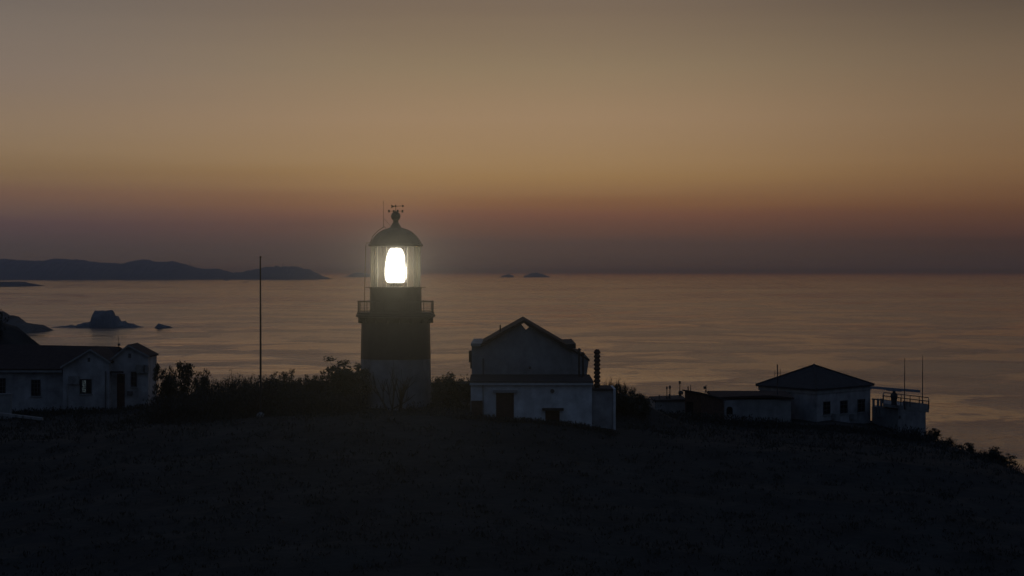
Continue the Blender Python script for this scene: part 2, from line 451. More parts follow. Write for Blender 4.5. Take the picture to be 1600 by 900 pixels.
b = B(); b.lathe([(0, lz(488.1)), (2.12, lz(488.1)), (2.12, lz(486)), (2.075, lz(485.5)), (2.06, lz(452)), (2.10, lz(451)), (2.10, lz(449)), (0, lz(449))], LX, YL, 64); b.build('lantern_drum', M['black'], lh, True)
b = B(); b.lathe([(2.06, lz(449.6)), (2.42, lz(449.4)), (2.42, lz(448.5)), (2.06, lz(448.5))], LX, YL, 64); b.build('walkway', M['iron'], lh)
NP = 14; rg = 2.00; z0, z1 = lz(448.6), lz(385)
b = B()
for k in range(NP):
    a = 2 * math.pi * (k + .5) / NP
    c, s_ = math.cos(a), math.sin(a)
    b.up([(LX + (rg - .03) * c - .022 * -s_, YL + (rg - .03) * s_ - .022 * c), (LX + (rg + .03) * c - .022 * -s_, YL + (rg + .03) * s_ - .022 * c),
          (LX + (rg + .03) * c + .022 * -s_, YL + (rg + .03) * s_ + .022 * c), (LX + (rg - .03) * c + .022 * -s_, YL + (rg - .03) * s_ + .022 * c)], z0, z1)
b.build('glazing_bars', M['mullion'], lh)
pane_me = None
for k in range(NP):
    a0, a1 = 2 * math.pi * (k + .5) / NP + .014, 2 * math.pi * (k + 1.5) / NP - .014
    b = B()
    b.up([(LX + q * math.cos(a), YL + q * math.sin(a)) for q, a in ((rg - .006, a0), (rg + .006, a0), (rg + .006, a1), (rg - .006, a1))], z0 + .01, z1 - .01)
    b.build('pane', M['glass'], lh)
b = B(); b.lathe([(0, lz(384.6)), (2.05, lz(385.2)), (2.18, lz(384.6)), (2.20, lz(382.4)), (2.10, lz(381.4)), (0, lz(381.0))], LX, YL, 64); b.build('eaves_ring', M['dome'], lh, True)
dp = [(2.06, 381.3), (1.96, 377.4), (1.82, 373.4), (1.66, 369.2), (1.47, 365.6), (1.22, 361.8), (.95, 359.2), (.68, 357.5), (.49, 356.2), (.38, 353), (.28, 349.5), (.21, 347.5)]
b = B(); b.lathe([(r, lz(y)) for r, y in dp] + [(0, lz(347))], LX, YL, 56); dome = b.build('dome', M['dome'], lh, True)
b = B()
for k in range(14):
    a = 2 * math.pi * k / 14
    b.tube([(LX + (r + .01) * math.cos(a), YL + (r + .01) * math.sin(a), lz(y)) for r, y in dp[:9]], .022, 4)
b.build('seam', M['dome'], dome)
b = B(); b.lathe([(0, lz(348))] + [(.20, lz(347.4)), (.24, lz(346.6)), (.20, lz(345.6))] + [(.385 * math.sin(t), lz(338) - .385 * math.cos(t)) for t in [R(35 + 145 * k / 14) for k in range(14)]] + [(0.03, lz(330)), (0.03, lz(328.6)), (0, lz(328.4))], LX, YL, 32)
b.build('ventilator_ball', M['iron'], lh, True)
b = B(); b.tube([(LX, YL, lz(331)), (LX, YL, lz(319.5))], .022, 6); vane = b.build('weather_vane', M['iron'], lh)
b = B(); b.tube([(X(611.5, YL), YL, lz(322.4)), (X(630, YL), YL, lz(321.8))], .02, 5)
b.fr([(X(610.6, YL), lz(319.8)), (X(615.4, YL), lz(321.6)), (X(615.4, YL), lz(323.4)), (X(610.6, YL), lz(325.2)), (X(612, YL), lz(322.5))], YL - .02, YL + .02)
b.ball((X(618, YL), YL, lz(322.2)), .08, 2); b.ball((X(629.4, YL), YL, lz(321.9)), .085, 2)
b.build('pointer', M['iron'], vane)
b = B()
for ax in (0.35, 0.35 + math.pi / 2):
    d = Vector((math.cos(ax), math.sin(ax), 0)) * .56
    c = Vector((LX, YL, lz(330)))
    b.tube([c - d, c + d], .014, 5)
    for q in (-1, 1):
        e = c + d * q
        b.box(e.x - .07, e.x + .07, e.y - .02, e.y + .02, e.z - .1, e.z + .1)
b.build('direction_arm', M['iron'], vane)
b = B(); b.tube([P(599.3, 354.5, YL), P(599.1, 313.5, YL)], .02, 5, .010); b.tube([P(599.6, 341, YL), P(608.5, 351, YL), P(611, 354, YL)], .012, 5); b.ball(P(599.1, 317, YL), .035, 1)
b.build('lightning_rod', M['iron'], lh)
yf = YL - .6
b = B(); b.tube([P(603, 356.8, yf), P(600.5, 354.2, yf), P(590, 361, yf), P(582, 369.5, yf), P(578.6, 379.2, yf), P(572.2, 379.8, yf), P(571.6, 384, yf), P(570.6, 420, yf), P(569.8, 449, yf), P(569.2, 488.2, yf)], .03, 6)
b.build('conduit', M['iron'], lh, True)
# lens: ringed glass barrel around the lamp
lc = (LX + .0, YL)
prof = []
hw = [(442, 11.5), (440.5, 14.5), (437, 16.8), (430, 17.8), (420, 17.6), (410, 16.4), (402, 15.0), (395, 13.0), (390, 10.6), (387.6, 8.2)]
for i in range(36):
    y = 442 + (387.6 - 442) * i / 35
    for (ya, ra), (yb, rb) in zip(hw, hw[1:]):
        if yb <= y <= ya: r_ = ra + (rb - ra) * (y - ya) / (yb - ya); break
    prof.append((r_ * S * (.99 if i % 2 else .93), lz(y)))
b = B(); b.lathe([(0, prof[0][1])] + prof + [(0, prof[-1][1] + .02)], lc[0], lc[1], 24)
b.build('lens', M['lens'], lh)
b = B(); b.lathe([(0, lz(449)), (.8, lz(449)), (.7, lz(447.5)), (.5, lz(447)), (.5, lz(443.4)), (.62, lz(442.2)), (0, lz(442.2))], LX, YL, 32); b.build('lens_pedestal', M['iron'], lh, True)
# the lamp's beam through the lens, sweeping past the camera
ld = bpy.data.lights.new('lamp_beam', 'SPOT'); ld.energy = 200000.0; ld.color = (1.0, .52, .14); ld.spot_size = R(14); ld.spot_blend = .9; ld.shadow_soft_size = .25
lo = bpy.data.objects.new('lamp_beam', ld); col.objects.link(lo)
lo.parent = lh
lo.location = Vector((LX, YL - 1.15, lz(414))) - lh.location
dv = (Vector((0, 0, CZ)) - Vector((LX, YL - 1.15, lz(414)))).normalized()
lo.rotation_euler = dv.to_track_quat('-Z', 'Y').to_euler()
# door step and plinth in the dark at the tower foot
b = B(); b.lathe([(0, 48.3), (3.5, 48.3), (3.5, 49.15), (3.42, 49.2), (0, 49.2)], LX, YL, 48); b.build('plinth', M['grey'], lh)

# ------------------------------------------------------------------ flagpole
YF = 146.0
fx = X(407.3, YF)
fp = thing('flagpole', (fx, YF, ground(fx, YF)), 'tall bare flagpole standing among the shrubs left of the lighthouse', 'flagpole')
b = B(); b.tube([(fx, YF, 48.2), (fx - .01, YF, Z(500, YF)), (fx - .03, YF, Z(402, YF))], .085, 8, .05); b.build('pole', M['iron'], fp, True)
b = B(); b.ball(P(407.0, 401.6, YF), .08); b.build('finial', M['iron'], fp)
b = B(); b.lathe([(.0, 48.2), (.3, 48.2), (.3, 49.15), (.1, 49.3), (0, 49.3)], fx, YF, 16); b.build('footing', M['grey'], fp)

# ------------------------------------------------------------------ generic window / door on a wall
def bars_panel(wall_pts, px0, px1, y0, y1, parent, name='window', pane='darkglass', frame='frame', proud=.05, nx=2, ny=2, sill=True, Yref=None, muntin=None):
    """window on the wall running from A to C (xy); pixel columns give its ends, rows its height"""
    A, C = (Vector((p[0], p[1])) for p in wall_pts)
    d = (C - A).normalized(); nrm = Vector((d.y, -d.x))
    if nrm.dot(A) > 0: nrm = -nrm
    def hit(px):
        k = (px - 800) / F
        den = d.x - k * d.y
        return A + d * ((k * A.y - A.x) / den)
    a, c = hit(px0), hit(px1)
    ym = (a.y + c.y) / 2
    zt, zb = Z(y0, ym), Z(y1, ym)
    w = (c - a).length
    fw = .06
    def rect(u0, u1, zz0, zz1, o0, o1):
        p, q = a + d * u0, a + d * u1
        return [(p + nrm * o1), (q + nrm * o1), (q + nrm * o0), (p + nrm * o0)], zz0, zz1
    fb = B()
    for (u0, u1, q0, q1) in ((0, fw, zb, zt), (w - fw, w, zb, zt), (fw, w - fw, zb, zb + fw), (fw, w - fw, zt - fw, zt)):
        fb.up(*rect(u0, u1, q0, q1, -.05, proud))
    for i in range(1, nx):
        u = w * i / nx; fb.up(*rect(u - .018, u + .018, zb + fw, zt - fw, -.02, proud - .015))
    for j in range(1, ny):
        zz = zb + (zt - zb) * j / ny; fb.up(*rect(fw, w - fw, zz - .016, zz + .016, -.02, proud - .018))
    fo = fb.build(name, M[frame], parent)
    pb = B(); pb.up(*rect(fw * .5, w - fw * .5, zb + fw * .5, zt - fw * .5, -.03, .012)); pb.build('pane', M[pane], fo)
    if sill:
        sb = B(); sb.up(*rect(-.08, w + .08, zb - .08, zb - .004, -.02, .11)); sb.build('sill', M['grey'], fo)
    return fo, a, c, d, nrm, ym

def on_wall(A, C, px):
    A = Vector(A[:2]); C = Vector(C[:2]); d = (C - A).normalized(); k = (px - 800) / F
    return A + d * ((k * A.y - A.x) / (d.x - k * d.y))
def slab_between(q, thick):
    """a roof slab under the four corner points"""
    b = B(); b.prism([Vector(p) - Vector((0, 0, thick)) for p in q], [Vector(p) for p in q]); return b

def ac_unit(x, y, z, parent, w=.85, h=.6, d=.3):
    b = B(); b.box(x - w / 2, x + w / 2, y - d, y, z, z + h); u = b.build('air_conditioner', M['plant_box'], parent)
    b = B()
    cx, cz, r = x - w * .14, z + h / 2, h * .42
    for q in (1, .66, .33):
        b.ring(r * q, .012, 0, 0, 0, 20, 4)
    bmesh.ops.rotate(b.bm, verts=b.bm.verts[:], cent=(0, 0, 0), matrix=Matrix.Rotation(R(90), 3, 'X'))
    bmesh.ops.translate(b.bm, verts=b.bm.verts[:], vec=(cx, y - d - .01, cz))
    b.build('fan_grille', M['frame'], u)
    return u

# ------------------------------------------------------------------ centre house
YE, YG, YB = 141.0, 144.6, 155.0
hx = X(830, YE)
hs = thing('gabled_house', (hx, YE, 48.3), 'dark gabled house with a pale flat fronted lower storey beside the lighthouse', 'house')
ex = lambda px: X(px, YE)
ez = lambda py: Z(py, YE)
gx = lambda px: X(px, YG)
gz = lambda py: Z(py, YG)
# front block: wall pieces around the two doorways
b = B()
zb, zt = 46.8, ez(597)
YE1 = YE + .35
def fw(x0, x1, y0, y1): b.box(ex(x0), ex(x1), YE, YE1, y1, y0)
fw(735.5, 775, zt, zb); fw(775, 803, zt, ez(613.5)); fw(803, 852, zt, zb); fw(852, 874.5, zt, ez(641)); fw(874.5, 925, zt, zb)
b.box(ex(735.5), ex(735.5) + .3, YE1, YG, zb, zt); b.box(ex(925) - .3, ex(925), YE1, YG, zb, zt)
b.build('front_wall', M['white'], hs)
b = B(); b.prism([(ex(733.5), YE - .3, ez(597)), (ex(927.5), YE - .3, ez(597.5)), (gx(921), YG + .02, gz(588)), (gx(735.5), YG + .02, gz(588))],
                 [(ex(733.5), YE - .3, ez(595.5)), (ex(927.5), YE - .3, ez(596)), (gx(921), YG + .02, gz(585)), (gx(735.5), YG + .02, gz(585))]); b.build('lower_roof', M['roof_grey'], hs)
b = B(); b.box(ex(733.8), ex(927.2), YE - .26, YE - .003, ez(601.5), ez(597.6)); b.build('fascia', M['trim'], hs)
for x0, x1, y0, zl in ((775, 803, 613.5, 49.4), (852, 874.5, 641, 48.1)):
    b = B(); b.box(ex(x0), ex(x1), YE + .16, YE + .24, zb, ez(y0)); dr = b.build('door', M['redwood'], hs)
    b = B()
    for q in (x0 + (x1 - x0) * .33, x0 + (x1 - x0) * .66): b.box(ex(q) - .02, ex(q) + .02, YE + .14, YE + .16, zb, ez(y0))
    b.box(ex(x0), ex(x0) + .07, YE + .1, YE + .16, zb, ez(y0)); b.box(ex(x1) - .07, ex(x1), YE + .1, YE + .16, zb, ez(y0))
    b.build('door_batten', M['redwood'], dr)
    b = B(); b.ball((ex(x1 - 3), YE + .1, ez(y0) - 1.1), .045, 1); b.build('handle', M['iron'], dr)
b = B(); b.box(ex(770), ex(808.5), YE - .28, YE - .003, ez(613.4), ez(609.6)); b.build('lintel', M['grey'], hs)
b = B(); b.box(ex(847), ex(880.5), YE - .5, YE - .003, ez(641), ez(637.4)); b.build('lintel', M['roof_grey'], hs)
b = B(); b.tube([(ex(863), YE - .06, ez(611)), (ex(863), YE + .02, ez(611))], .15, 16); b.build('round_vent', M['frame'], hs)
b = B(); b.tube([(ex(755), YE - .07, ez(602)), (ex(755), YE - .07, ez(650))], .045, 8); b.build('downpipe', M['grey'], hs)
b = B(); b.box(ex(736.5), ex(755 - 1.5), YE - .55, YE - .004, 47.6, ez(626)); b.build('lower_panel', M['brick'], hs)
# upper storey
hole = [(gx(814.2), gz(506.2)), (gx(818.4), gz(504.3)), (gx(826.6), gz(511.2)), (gx(821.6), gz(515.4))]
b = B(); b.fr_hole([(gx(737), gz(596)), (gx(917), gz(596)), (gx(917), gz(585)), (gx(920), gz(562.6)), (gx(893), gz(545.5)), (gx(881), gz(541.5)), (gx(818.2), gz(501.6)), (gx(752), gz(538)), (gx(737), gz(538))], hole, YG, YG + .35)
b.build('gable_wall', M['grey'], hs)
# open back gable: only up to the tie beam
bx = lambda px: X(px, YB)
zt2 = gz(519)
wL, wR = gx(738), gx(916)
ax_, az_ = gx(818.2), gz(501.6)
sl = (az_ - gz(538)) / (ax_ - gx(752))
b = B(); b.fr([(wL, 47), (wR, 47), (wR, gz(562)), (gx(893), gz(546)), (ax_ + (az_ - zt2 - .9) / sl, zt2 - .9), (ax_ - (az_ - zt2 - .9) / sl, zt2 - .9), (gx(752), gz(539)), (wL, gz(539))], YB - .35, YB); b.build('back_wall', M['grey'], hs)
for w0 in (wL, wR - .3):
    b = B(); b.box(w0, w0 + .3, YG + .35, YB - .35, 47, gz(566)); b.build('side_wall', M['grey'], hs)
th = .24
def roof_side(xe, ze, xa, za, name='roof'):
    q = [(xe, YG - .35, ze), (xa, YG - .35, za), (xa, YB + .3, za), (xe, YB + .3, ze)]
    return slab_between(q, th).build(name, M['roof'], hs)
roof_side(gx(751), gz(538.4) + .05, ax_ - .003, az_ + .10); roof_side(gx(893.5), gz(545) + .08, ax_ + .003, az_ + .10)
b = B(); b.box(gx(735.8), gx(752.5), YG - .32, YB, gz(541), gz(536.4)); b.build('parapet', M['grey'], hs)
b = B(); b.prism([(gx(886), YG - .38, gz(545)), (gx(899.6), YG - .38, gz(543.5)), (gx(899.6), YB, gz(543.5)), (gx(886), YB, gz(545))],
                 [(gx(884), YG - .38, gz(537.6)), (gx(899.6), YG - .38, gz(536.8)), (gx(899.6), YB, gz(536.8)), (gx(884), YB, gz(537.6))]); b.build('eave_block', M['roof_grey'], hs)
q = [(gx(893), YG - .1, gz(544.6)), (gx(921.5), YG - .1, gz(561.8)), (gx(921.5), YB, gz(561.8)), (gx(893), YB, gz(544.6))]
slab_between(q, .14).build('side_roof', M['roof_grey'], hs)
b = B(); b.box(gx(732.4), gx(737.2), YG + .4, YG + 2.2, gz(566.5), gz(549.5)); b.box(gx(734.6), gx(737.2), YG + .3, YG + 3, gz(576), gz(566.6)); b.build('side_box', M['roof_grey'], hs)
for px, y0, w in ((904, 543, .07), (910, 549, .075)):
    b = B(); xx = gx(px); yy = YG - 1.2; s_ = 1
    b.tube([(xx, yy, gz(589)), (xx, yy, gz(y0 + 3))], w, 8); b.lathe([(0, gz(y0 + 4)), (.13, gz(y0 + 4)), (.15, gz(y0 + 2)), (.05, gz(y0)), (0, gz(y0))], xx, yy, 10)
    b.build('vent_pipe', M['iron'], hs)
b = B(); b.box(gx(818) - 3.1, gx(818) - 2.98, YG - .08, YG - .003, gz(590), gz(560)); b.build('cable_box', M['frame'], hs)
b = B(); b.ball((gx(828), YG - .1, gz(574)), .1, 2); b.tube([(gx(828), YG - .1, gz(574)), (gx(828), YG + .02, gz(574))], .03, 6); b.build('wall_lamp', M['frame'], hs)
b = B(); b.tube([P(781.6, 524, YG + 2), P(781.6, 507.5, YG + 2)], .06, 8, .05); b.build('roof_pipe', M['iron'], hs)
# annex with the knobbly chimney
YA = 143.5
an = thing('annex', (X(943, YA), YA, 47.6), 'low dim outbuilding with a knobbly chimney against the right of the gabled house', 'outbuilding')
b = B(); b.box(X(925.5, YA), X(957.5, YA), YA, YA + 4, 46.5, Z(610, YA)); b.build('wall', M['aged'], an)
b = B(); b.box(X(958, YA), X(962, YA), YA - .15, YA + 4.05, 46.5, Z(607.4, YA)); b.build('corner_pier', M['white'], an)
b = B(); b.box(X(925, YA), X(957.9, YA), YA - .2, YA + 4.2, Z(609.9, YA), Z(607, YA)); b.build('roof', M['roof_grey'], an)
b = B(); cx_ = X(933.7, YA); cy_ = YA + .8
pr = [(0, Z(608, YA)), (.2, Z(608, YA))]
for k in range(9):
    z_ = Z(605 - k * 6.4, YA)
    pr += [(.17, z_), (.255, z_ + .06), (.26, z_ + .15), (.18, z_ + .25)]
pr += [(.20, Z(547.6, YA)), (.06, Z(546.4, YA)), (0, Z(546, YA))]
b.lathe(pr, cx_, cy_, 12); ch = b.build('chimney', M['brick'], an)

# ------------------------------------------------------------------ white bungalow at the left
YH = 175.0
W = lambda px: X(px, YH)
Hh = lambda py: Z(py, YH)
bg_ = thing('bungalow', (W(120), YH, 47.2), 'long white bungalow with two gabled wings and one lit window at the left edge', 'house')
YR = YH + 5.2
b = B(); b.box(W(-70), W(98), YH + .3, YH + 8, 45.5, Hh(577.8)); b.build('wall', M['aged'], bg_)
b = B()
zr0, zr1 = Z(536.5, YR), Z(541.5, YR)
b.prism([(W(-75), YH - .25, Hh(578)), (W(176), YH - .25, Hh(578.4)), (X(187, YR), YR, zr1 - .25), (X(-75, YR), YR, zr0 - .25)],
        [(W(-75), YH - .25, Hh(575.8)), (W(176), YH - .25, Hh(576.2)), (X(187, YR), YR, zr1), (X(-75, YR), YR, zr0)])
b.prism([(W(-75), YR + 5.3, Hh(578)), (W(187), YR + 5.3, Hh(578)), (X(187, YR), YR + .01, zr1 - .25), (X(-75, YR), YR + .01, zr0 - .25)][::-1],
        [(W(-75), YR + 5.3, Hh(575.8)), (W(187), YR + 5.3, Hh(575.8)), (X(187, YR), YR + .01, zr1), (X(-75, YR), YR + .01, zr0)][::-1])
b.build('roof', M['roof'], bg_)
b = B(); b.box(W(-75), W(98), YH - .22, YH + .295, Hh(581.6), Hh(578.3)); b.build('eaves_board', M['grey'], bg_)
def wing(x0, x1, xa, ye0, ye1, ya, yb, Yf, depth, eaves=True):
    f = lambda px: X(px, Yf); h = lambda py: Z(py, Yf)
    b = B(); b.fr([(f(x0), yb), (f(x1), yb), (f(x1), h(ye1)), (f(xa), h(ya)), (f(x0), h(ye0))], Yf, Yf + depth); w = b.build('gable_wing', M['aged'], bg_)
    for (xe, ye, sgn) in ((x0, ye0, -1), (x1, ye1, 1)):
        sl_ = (h(ya) - h(ye)) / (f(xa) - f(xe))
        xo = f(xe) + sgn * .18; zo = h(ye) + sl_ * (xo - f(xe))
        q = [(xo, Yf - .3, zo + .14), (f(xa) + sgn * .003, Yf - .3, h(ya) + .14), (f(xa) + sgn * .003, Yf + depth, h(ya) + .14), (xo, Yf + depth, zo + .14)]
        slab_between(q, .13).build('wing_roof', M['roof'], bg_)
        q = [(xo, Yf - .34, zo + .12), (f(xa) + sgn * .003, Yf - .34, h(ya) + .12), (f(xa) + sgn * .003, Yf - .304, h(ya) + .12), (xo, Yf - .304, zo + .12)]
        slab_between(q, .16).build('bargeboard', M['grey'], bg_)
    return w
YW = YH - 1.6
wing(98.5, 171, 142, 573, 565.5, 547, 45.5, YW, 6)
YV = YH - .4
wing(173.5, 231.5, 201, 562.5, 556.5, 540.5, 45.5, YV, 4.2)
wallA = ((W(-70), YH + .3), (W(98), YH + .3))
for x0, x1, y0, y1 in ((-6, 9, 590.5, 617), (48.5, 63.5, 593, 619)):
    bars_panel(wallA, x0, x1, y0, y1, bg_, nx=3, ny=4)
wallB = ((X(98.5, YW), YW), (X(171, YW), YW))
bars_panel(wallB, 124.5, 143.5, 592, 615.5, bg_, nx=1, ny=1)
lw = bars_panel(wallB, 127.8, 135.3, 593.6, 613.6, bg_, pane='litpane', nx=2, ny=6, sill=False, proud=.09)[0]
lw['label'] = 'narrow lit window casement with glazing bars'
b = B(); b.box(X(137, YW), X(141, YW), YW - .03, YW + .05, Z(565.4, YW), Z(559, YW)); b.build('gable_vent', M['frame'], bg_)
wallC = ((X(173.5, YV), YV), (X(237.5, YV), YV))
bars_panel(wallC, 204.4, 214.2, 580.5, 604.5, bg_, nx=2, ny=3)
b = B(); b.box(X(183, YV), X(195, YV), YV - .05, YV + .08, 46.5, Z(584, YV)); d_ = b.build('door', M['redwood'], bg_)
b = B(); b.box(X(185, YV), X(193, YV), YV - .07, YV - .052, Z(598, YV), Z(586.5, YV)); b.build('door_pane', M['darkglass'], d_)
b = B(); b.box(X(200.5, YV), X(205, YV), YV - .03, YV + .05, Z(559, YV), Z(552.4, YV)); b.build('gable_vent', M['frame'], bg_)
b = B(); b.box(X(169, YV), X(194, YV), YV - 1.1, YV - .35, Z(582, YV), Z(579.5, YV)); b.build('porch_canopy', M['roof_grey'], bg_)
ac_unit(X(116, YW), YW - .02, Z(600, YW), bg_, .95, .75)
ac_unit(X(220.6, YV), YV - .02, Z(582.5, YV), bg_, .75, .8); ac_unit(X(229.4, YV), YV - .02, Z(583, YV), bg_, .45, .75)
b = B(); b.tube([P(105.4, 600, YW - .06), P(105.4, 640, YW - .06)], .05, 6); b.build('downpipe', M['grey'], bg_)
b = B(); b.tube([P(165, 580, YW - .06), P(165, 640, YW - .06)], .05, 6); b.build('downpipe', M['frame'], bg_)
b = B(); b.box(X(199.5, YV), X(207, YV), YV - .35, YV - .02, Z(617.5, YV), Z(611, YV)); b.build('meter_box', M['frame'], bg_)
# roof aerial
ar = thing('roof_aerial', P(185.3, 542, YR), 'short aerial on the bungalow roof ridge by the right gable', 'aerial')
b = B(); b.tube([P(185.3, 543, YR), P(185.0, 526.5, YR)], .03, 5, .015); b.build('mast', M['antenna'], ar)
b = B(); b.box(X(184.2, YR), X(187.6, YR), YR - .1, YR + .1, Z(540.4, YR), Z(536.8, YR)); b.build('junction_box', M['antenna'], ar)
# low wall and kerb in front of the bungalow
lwt = thing('low_wall', (X(8, 168), 168, 47), 'low pale garden wall in front of the bungalow at the left edge', 'wall')
b = B(); b.box(X(-40, 168), X(17, 168), 168, 168.35, 45.8, Z(617, 168)); b.build('wall', M['grey'], lwt)
b = B(); b.box(X(-40, 168), X(17.6, 168), 167.95, 168.4, Z(617, 168), Z(615, 168)); b.build('coping', M['grey'], lwt)
b = B(); b.prism([(X(-10, 163), 163, Z(648, 163)), (X(66, 158), 158, Z(657, 158)), (X(66, 158), 158.4, Z(657, 158)), (X(-10, 163), 163.4, Z(648, 163))],
                 [(X(-10, 163), 163, Z(644, 163)), (X(66, 158), 158, Z(653, 158)), (X(66, 158), 158.4, Z(653, 158)), (X(-10, 163), 163.4, Z(644, 163))])
tag(b.build('path_kerb', M['grey']), 'pale kerb of a path sloping down before the bungalow', None, kind='structure')

# ------------------------------------------------------------------ right group
YP = 168.0
lr = thing('low_building', (X(1046, YP), YP, 46.6), 'low pale flat roofed block with poles on top, left of the dark shed', 'outbuilding')
b = B(); b.box(X(1023, YP), X(1072, YP), YP, YP + 5, 45, Z(626.5, YP)); b.build('wall', M['grey'], lr)
b = B(); b.prism([(X(1021, YP), YP - .15, Z(627, YP)), (X(1072, YP), YP - .15, Z(626, YP)), (X(1072, YP), YP + 5.1, Z(626, YP)), (X(1021, YP), YP + 5.1, Z(627, YP))],
                 [(X(1021, YP), YP - .15, Z(625.2, YP)), (X(1072, YP), YP - .15, Z(623, YP)), (X(1072, YP), YP + 5.1, Z(623, YP)), (X(1021, YP), YP + 5.1, Z(625.2, YP))]); b.build('roof', M['roof_grey'], lr)
PG = 'instrument poles on the low roofs'
def pole(px, y0, y1, Y, label, head=None, r=.045):
    o = thing('instrument_pole', P(px, y1, Y), label, 'pole', PG)
    b = B(); b.tube([P(px, y1, Y), P(px, y0, Y)], r, 6, r * .8); b.build('pole', M['antenna'], o)
    if head:
        for (dx, yy, w, h) in head:
            b = B(); c = P(px + dx, yy, Y); b.lathe([(0, c.z - h / 2), (w / 2 * .8, c.z - h / 2), (w / 2, c.z), (w / 2 * .7, c.z + h / 2), (0, c.z + h / 2)], c.x, c.y, 10)
            b.build('instrument', M['antenna'], o)
    return o
pole(1030, 617, 626, YP + 1, 'shortest plain pole, leftmost on the low flat roof', None, .05)
pole(1042, 603, 625, YP + 1, 'left pole of the close pair on the low flat roof', [(0, 606, .14, .2), (0, 622.5, .2, .3)], .04)
pole(1046.8, 602.5, 625, YP + 1, 'right pole of the close pair, with fatter head', [(0, 605, .18, .3), (-.5, 619, .2, .4)], .045)
pole(1062.2, 596, 625, YP + 1, 'tallest pole on the low flat roof with a drum halfway up', [(0, 597.4, .2, .26), (1.5, 613.5, .46, .34), (.5, 616.4, .24, .2)], .04)
YS = 164.0
sh = thing('shed', (X(1098, YS), YS, 46.4), 'dark shed with a slanting roof and open doorway', 'shed')
A0, A1, A2 = Vector((X(1070, YS + 1.5), YS + 1.5)), Vector((X(1095, YS), YS)), Vector((X(1131, YS + 3), YS + 3))
A3 = A0 + (A2 - A1)
zq = lambda v, py: Z(py, v.y)
b = B(); b.prism([(v.x, v.y, 45) for v in (A0, A1, A2, A3)], [(A0.x, A0.y, zq(A0, 610.5)), (A1.x, A1.y, zq(A1, 615)), (A2.x, A2.y, zq(A2, 626)), (A3.x, A3.y, zq(A0, 610.5) - .8)]); b.build('wall', M['brick'], sh)
b = B(); c_ = (A0 + A1 + A2 + A3) / 4
def ov(v): return v + (v - c_).normalized() * .25
hs_ = [(A0, zq(A0, 610.5)), (A1, zq(A1, 615)), (A2, zq(A2, 626)), (A3, zq(A0, 610.5) - .8)]
b.prism([(ov(v).x, ov(v).y, z + .004) for v, z in hs_], [(ov(v).x, ov(v).y, z + .13) for v, z in hs_]); b.build('roof', M['roof_grey'], sh)
b = B(); p, q = on_wall(A0, A1, 1072), on_wall(A0, A1, 1083); n_ = Vector((0, -1))
b.up([p + n_ * .04, q + n_ * .04, q - n_ * .02, p - n_ * .02], 45.2, Z(629, YS)); b.build('doorway', M['darkglass'], sh)
pole(1075.2, 603.5, 611, YS + 1.4, 'thick short pole at the top corner of the dark shed', None, .06)
pole(1079.2, 601.5, 612, YS + 1.4, 'thin pole beside the thick one on the dark shed', None, .035)
tp = thing('tripod', P(1103, 617, YS + .9), 'small camera like instrument on a tripod on the shed roof', 'tripod')
b = B()
for dx, dy in ((-2.6, 0), (2.6, 0), (0, 4)): b.tube([P(1103 + dx, 617.5, YS + .9 + dy * .1), P(1103, 608, YS + .9)], .025, 5)
b.build('legs', M['antenna'], tp)
b = B(); b.box(X(1101, YS), X(1105.2, YS), YS + .7, YS + 1.1, Z(608.6, YS), Z(604.6, YS)); b.tube([P(1103, 605, YS + .9), P(1103.2, 601.6, YS + .9)], .03, 5); b.build('head', M['antenna'], tp)

YM = 170.0
ms = thing('long_shed', (X(1180, YM), YM, 46.2), 'long low building with a dark reddish roof edge between shed and hipped house', 'outbuilding')
b = B(); b.box(X(1120, YM), X(1236, YM), YM, YM + 5, 45, Z(624, YM)); b.build('wall', M['grey'], ms)
b = B(); b.prism([(X(1114, YM), YM - .3, Z(622.8, YM)), (X(1200, YM), YM - .3, Z(621, YM)), (X(1240, YM), YM - .3, Z(624, YM)), (X(1240, YM), YM + 5, Z(620, YM)), (X(1114, YM), YM + 5, Z(620, YM))],
                 [(X(1114, YM), YM - .3, Z(620.4, YM)), (X(1200, YM), YM - .3, Z(617.2, YM)), (X(1240, YM), YM - .3, Z(621.2, YM)), (X(1240, YM), YM + 5, Z(616, YM)), (X(1114, YM), YM + 5, Z(616, YM))]); b.build('roof', M['roof'], ms)
b = B(); b.box(X(1132, YM), X(1151, YM), YM - .12, YM - .004, 45, Z(625, YM)); b.build('pale_panel', M['aged'], ms)
b = B()
arc = [(X(1135, YM), Z(647, YM)), (X(1144.5, YM), Z(647, YM))] + [(X(1139.75 + 4.75 * math.cos(t), YM), Z(639.5 - 4.5 * math.sin(t), YM)) for t in [math.pi * k / 8 for k in range(9)]]
b.fr(arc, YM - .15, YM - .1); b.build('arched_window', M['darkglass'], ms)

# hipped house, corner towards the camera
hp = thing('hipped_house', (X(1276, 172), 172, 46.0), 'pale square house with a dark pyramid roof and three windows', 'house')
cN = Vector((X(1276, 172), 172)); cL = Vector((X(1187, 178.5), 178.5)); cR = Vector((X(1360, 179), 179)); cB_ = cL + cR - cN
zE = Z(610.5, 172)
b = B(); b.up([cN, cR, cB_, cL], 44.0, zE); b.build('wall', M['aged'], hp)
cc = (cL + cR) / 2
def grow(v, k): return v + (v - cc).normalized() * k
apex = Vector((cc.x, cc.y, Z(570.6, cc.y)))
apex.x = X(1272, cc.y)
b = B()
rim = [grow(v, .38) for v in (cN, cR, cB_, cL)]
vb = [b.bm.verts.new((v.x, v.y, zE + .02)) for v in rim]; vt = [b.bm.verts.new((v.x, v.y, zE + .16)) for v in rim]; va_ = b.bm.verts.new(apex)
b.bm.faces.new(vb[::-1])
